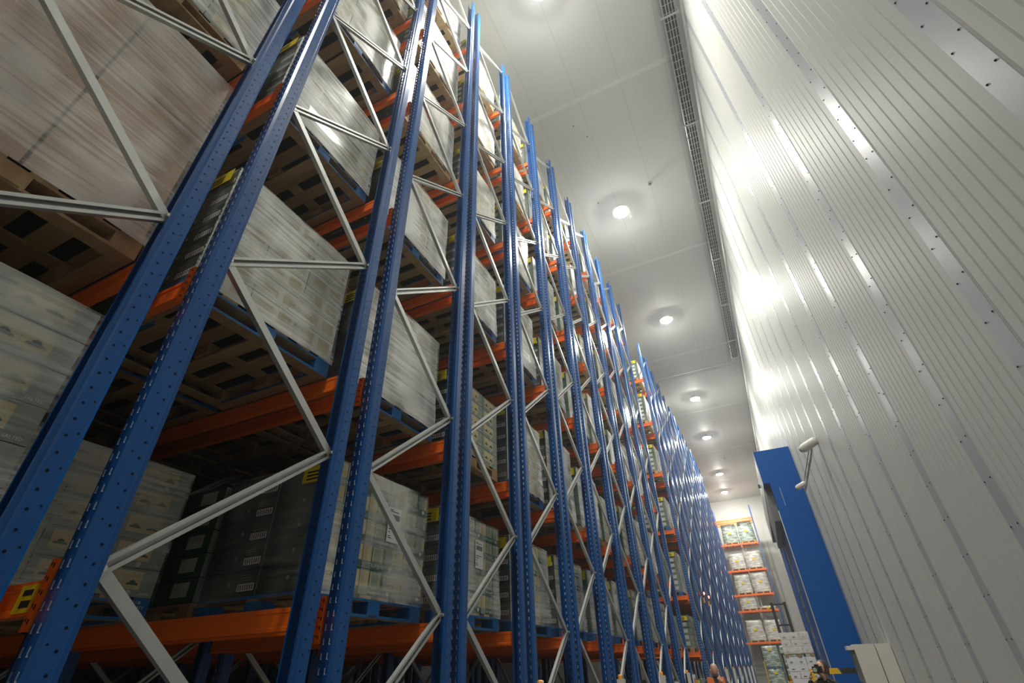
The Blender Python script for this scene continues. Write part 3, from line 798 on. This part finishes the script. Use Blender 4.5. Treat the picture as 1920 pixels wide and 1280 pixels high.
# stack of white boxes, forklift mast
for k in range(2):
    t = thing('wrapped_pallet_load', ('bottom tier of white cartons stacked on the floor by the forklift', 'top tier of shiny wrapped white cartons on a pallet by the forklift')[k], 'pallet load', (-.22, 24.6, k*1.93), 0, 'white carton stack by the forklift')
    q = MB()
    for kk in range(3): q.box((kk*.45, 0, 0), (kk*.45+.12, .9, .1), 'wood')
    q.box((0, 0, .1), (1.02, .9, .13), 'wood'); q.build('pallet', t)
    rows = 8 if k == 0 else 3
    hh = .225
    for r in range(rows):
        n = 3; off = .08 if r % 2 else 0
        for c in range(n):
            x0 = c*.34; q = MB()
            j = random.Random(r*5+c+k*40); dx = j.uniform(-.012, .012)
            q.box((x0+.004+dx, .01+j.uniform(0, .02), .13+r*hh+.003), (x0+.336+dx, .88, .13+(r+1)*hh-.003), 'white')
            q.box((x0+.1, .0, .13+r*hh+.06), (x0+.2, .012, .13+r*hh+.075), 'ink')
            q.build('carton', t)
    if k == 1:
        o = put('stretch_wrap', wrapm(rows*hh, 'film2', 3), t, (1.02, 0, .13)); o.scale = (.85, .76, 1)
def forklift():
    t = thing('forklift', 'dark forklift with raised black mast behind the white carton stack', 'forklift', (.08, 27.2, 0))
    for x in (-.26, .26):
        q = MB(); q.box((x-.06, -.06, 0.1), (x+.06, .06, 4.0), 'black'); q.build('mast_rail', t)
    for z in (3.95, 3.15, 2.3, 1.2):
        q = MB(); q.box((-.2, -.05, z-.06), (.2, .05, z), 'black'); q.build('cross_member', t)
    q = MB(); q.box((-.5, .1, .15), (.5, 1.8, 1.1), 'saf'); q.box((-.45, 1.3, 1.1), (.45, 1.8, 1.3), 'saf'); q.build('body', t)
    for x in (-.45, .45):
        for y in (.35, 1.5):
            q = MB(); q.cyl((x-.08, y, .2), (x+.08, y, .2), .2, 'black', 16); q.build('wheel', t)
    for x in (-.25, .25):
        q = MB(); q.box((x-.05, -1.1, .06), (x+.05, -.06, .10), 'black'); q.build('fork', t)
    q = MB()
    for x in (-.45, .45):
        q.cyl((x, .3, 1.1), (x, .5, 2.05), .03, 'black', 6); q.cyl((x, 1.7, 1.1), (x, 1.5, 2.05), .03, 'black', 6)
    q.box((-.48, .45, 2.05), (.48, 1.55, 2.1), 'black'); q.build('overhead_guard', t)
forklift()
for (x, y, h, l) in ((-2.05, 12.35, 1.63, 'thin black and yellow pole standing behind the man in the orange vest'), (-1.45, 34.5, 2.6, 'thin black pole near the end of the aisle')):
    q = MB(); q.cyl((x, y, 0), (x, y, h*.72), .03, 'lime' if h < 2 else 'saf', 8); q.cyl((x, y, h*.72), (x, y, h), .02, 'black', 8)
    tag(q.build('marker_pole'), l, 'pole')
# notices on the rack ends
for (y, z, k, l) in ((13.1, 1.45, 'white', 'white notice board low on the blue racks, nearer of two'), (15.6, 1.55, 'vest', 'orange and white notice low beside the open gap')):
    t = thing('notice_board', l, 'notice', (-2.40, y, z-.2), 0)
    q = MB(); q.box((0, -.22, -.15), (.01, .22, .22), 'white'); q.build('board', t)
    if k == 'vest': q = MB(); q.box((.0105, -.12, -.15), (.012, .16, .14), 'vest'); q.build('panel', t)

# ================================================================ people
def skin_body(name, parent, chains, m, lvl=2):
    """chains: list of lists of ((x,y,z), r); joints with equal coordinates are shared"""
    vs, es, rs, idx = [], [], [], {}
    for ch in chains:
        prev = None
        for p, r in ch:
            k = tuple(round(c, 4) for c in p)
            if k not in idx: idx[k] = len(vs); vs.append(p); rs.append(r)
            i = idx[k]
            if prev is not None and prev != i: es.append((prev, i))
            prev = i
    me = bpy.data.meshes.new(name); me.from_pydata(vs, es, []); o = put(name, me, parent)
    md = o.modifiers.new('skin', 'SKIN'); 
    for i, r in enumerate(rs):
        rr = r if isinstance(r, tuple) else (r, r)
        me.skin_vertices[0].data[i].radius = rr
    me.skin_vertices[0].data[0].use_root = True
    sd = o.modifiers.new('sub', 'SUBSURF'); sd.levels = lvl; sd.render_levels = lvl
    dg = bpy.context.evaluated_depsgraph_get(); dg.update()
    m2 = bpy.data.meshes.new_from_object(o.evaluated_get(dg)); m2.materials.clear(); m2.materials.append(M[m])
    m2.polygons.foreach_set('use_smooth', [True]*len(m2.polygons))
    o.modifiers.clear(); o.data = m2; return o
def head(parent, c, face_dir, m='skin', bald=True, tilt=0):
    """ovoid head with nose, brow, ears, eyes and mouth; c = centre"""
    o = thing('tmp', None, None); bpy.data.objects.remove(o)
    bm = bmesh.new(); bmesh.ops.create_uvsphere(bm, u_segments=24, v_segments=18, radius=1)
    for v in bm.verts:
        x, y, z = v.co
        x, y, z = (math.copysign(abs(q_)**.82, q_) for q_ in (x, y, z)); sx = .076*(1-.18*max(0, -z)); sy = .094; sz = .120
        if z < -.2: sx *= 1-.25*(-z-.2); 
        if z < -.1 and y > .2: y *= 1-.15*(-z)
        nx = 0
        if y > .7 and abs(x) < .28 and -.35 < z < .15: nx = .022*(1-abs(x)/.28)*(1-abs(z+.12)/.3)
        ey = -.010 if (y > .6 and .0 < z < .22 and .2 < abs(x) < .6) else 0
        v.co = (x*sx, y*sy+nx+ey, z*sz)
    me = bpy.data.meshes.new('head'); bm.to_mesh(me); bm.free(); me.materials.append(M[m])
    me.polygons.foreach_set('use_smooth', [True]*len(me.polygons))
    h = put('head', me, parent, c, 0); h.rotation_euler = (tilt, 0, math.atan2(-face_dir[0], face_dir[1]))
    for sx in (-1, 1):
        q = MB(); q.lathe((sx*.076, -.005, -.005), [(.0, .012), (.018, .012), (.026, .004), (.022, -.004), (0, -.006)], m, 10, (sx, -.2, 0)); q.build('ear', h, smooth=True)
        q = MB(); q.lathe((sx*.028, .083, .016), [(.0, .006), (.008, .005), (.011, .0)], 'ink', 8, (0, 1, 0)); q.build('eye', h, smooth=True)
    q = MB(); q.box((-.022, .078, -.062), (.022, .088, -.056), 'pink'); q.build('mouth', h)
    return h
def hand(parent, wrist, direction, palm_n, curl, m='skin'):
    """palm plus five fingers as one continuous skinned surface"""
    w0 = Vector(wrist); d = Vector(direction).normalized(); n = Vector(palm_n); n = (n - d*n.dot(d)).normalized(); s = d.cross(n)
    pc = w0 + d*.05; ch = [[(tuple(w0), (.022, .028)), (tuple(pc), (.018, .036))]]
    for k, (off, L) in enumerate(((-.030, .065), (-.010, .075), (.010, .070), (.030, .055))):
        base = w0 + d*.085 + s*off; p = base; c = [(tuple(pc), (.018, .036)), (tuple(base), .011)]; dd = d.copy()
        for j, f in enumerate((.42, .33, .25)):
            dd = (Matrix.Rotation(curl*(.5+.4*j), 3, s) @ dd); p = p + dd*L*f; c.append((tuple(p), .0095-.001*j))
        ch.append(c)
    tb = w0 + d*.03 - s*.03; t1 = tb + (d*.5 - s*.6 + n*.5).normalized()*.035; t2 = t1 + (d*.9 + n*.3).normalized()*.03
    ch.append([(tuple(pc), (.018, .036)), (tuple(tb), .014), (tuple(t1), .012), (tuple(t2), .010)])
    return skin_body('hand', parent, ch, m, 1)

# man in an orange vest, hand at his chin
pm = thing('person', 'bald man in orange vest and dark jumper, hand raised to his chin', 'person', (-1.60, 13.3, 0), math.radians(8))
# local frame: he faces -Y (towards the viewer), slightly turned
T = .0
skin_body('body', pm, [
 [((0, 0, .95), (.15, .11)), ((0, 0, 1.10), (.145, .11)), ((0, 0, 1.28), (.17, .12)), ((0, .01, 1.47), (.15, .10)), ((0, 0, 1.54), (.06, .06)), ((0, -.02, 1.60), (.055, .055))],
 [((0, .01, 1.47), (.15, .10)), ((.19, .01, 1.46), .062), ((.28, -.06, 1.20), .050), ((.10, -.24, 1.44), .038)],
 [((0, .01, 1.47), (.15, .10)), ((-.19, .01, 1.46), .062), ((-.27, -.02, 1.13), .050), ((-.02, -.22, 1.10), .040)],
 [((0, 0, .95), (.15, .11)), ((.10, 0, .85), .095), ((.11, 0, .48), .065), ((.11, .02, .08), .045), ((.11, -.12, .05), .045)],
 [((0, 0, .95), (.15, .11)), ((-.10, 0, .85), .095), ((-.11, 0, .48), .065), ((-.11, .02, .08), .045), ((-.11, -.12, .05), .045)]], 'navy')
head(pm, (0.01, -.03, 1.665), (.15, -1))
mh = [c for c in pm.children if c.name.startswith('head')][0]
q = MB(); q.lathe((0, .02, -.075), [(.0, -.052), (.045, -.046), (.064, -.02), (.068, .012)], 'shutter', 16, (0, 0, 1)); q.build('beard', mh, smooth=True)
hand(pm, (.10, -.24, 1.44), (-.35, .25, .9), (0, 1, 0), .7)
hand(pm, (-.02, -.22, 1.10), (1, 0, .3), (0, 1, 0), .5)
q = MB()
for sx in (-1, 1):
    for side in (-1, 1):
        yv = -.135 if side < 0 else .14
        q.face([(sx*.05, yv, 1.53), (sx*.17, yv*.8, 1.54), (sx*.205, yv*.95, 1.25), (sx*.20, yv, .88), (sx*.01, yv*1.12, .88), (sx*.01, yv*1.15, 1.22)][::1], 'vest')
    q.quad((sx*.05, -.135, 1.53), (sx*.17, -.108, 1.54), (sx*.17, .112, 1.54), (sx*.05, .14, 1.53), 'vest')
    q.quad((sx*.20, -.135, .88), (sx*.205, -.128, 1.25), (sx*.205, .133, 1.25), (sx*.20, .14, .88), 'vest')
q.build('vest', pm)
# photographer in black, camera raised to the face, leaning
pp = thing('person', 'photographer in black leaning forward, camera raised to the face', 'person', (.36, 10.75, 0), math.radians(-8))
skin_body('body', pp, [
 [((0, .15, .92), (.15, .12)), ((0, .12, 1.10), (.15, .12)), ((.0, .05, 1.30), (.17, .13)), ((0, .0, 1.44), (.15, .10)), ((-.01, -.03, 1.50), (.06, .06)), ((-.02, -.06, 1.56), (.055, .055))],
 [((0, .0, 1.44), (.15, .10)), ((.19, 0, 1.44), .065), ((.24, -.12, 1.25), .055), ((.07, -.33, 1.50), .038)],
 [((0, .0, 1.44), (.15, .10)), ((-.19, -.02, 1.42), .065), ((-.25, -.14, 1.24), .055), ((-.14, -.34, 1.52), .038)],
 [((0, .15, .92), (.15, .12)), ((.10, .13, .83), .10), ((.12, .02, .47), .07), ((.11, .12, .08), .045), ((.11, -.02, .05), .045)],
 [((0, .15, .92), (.15, .12)), ((-.10, .13, .83), .10), ((-.12, .05, .47), .07), ((-.11, .17, .08), .045), ((-.11, .03, .05), .045)]], 'blk')
hh_ = head(pp, (.04, -.10, 1.64), (-.5, -1))
q = MB(); q.lathe((0, -.012, .0), [(.0, .136), (.05, .128), (.083, .09), (.094, .03), (.092, -.02), (.085, -.06)], 'hair', 20, (0, -.25, 1)); q.build('cap', hh_, smooth=True)
hand(pp, (.07, -.33, 1.50), (-.3, -.1, .9), (-1, 0, 0), .6)
hand(pp, (-.14, -.34, 1.52), (.3, -.1, .9), (1, 0, 0), .6)
q = MB(); q.prism([(-.05, -.10), (.05, -.10), (.05, 1.44-1.30), (0, .15)], (.02, .1, 1.3), (.06, .12, 1.3), (0, 0, 1), (0, 1, 0), 'tan')
ct = thing('handheld_camera', 'black camera held up to the face of the photographer', 'camera', (.31, 10.315, 1.65), math.radians(-18))
q = MB(); q.box((-.065, -.03, -.045), (.065, .03, .045), 'black'); q.box((-.025, -.03, .045), (.025, .02, .07), 'black'); q.build('body', ct)
q = MB(); q.cyl((0, -.03, 0), (0, -.13, 0), .036, 'black', 16, .040); q.build('lens', ct)
q = MB(); q.disc((0, -.131, 0), (0, -1, 0), .03, 'glass', 14); q.build('front_glass', ct)
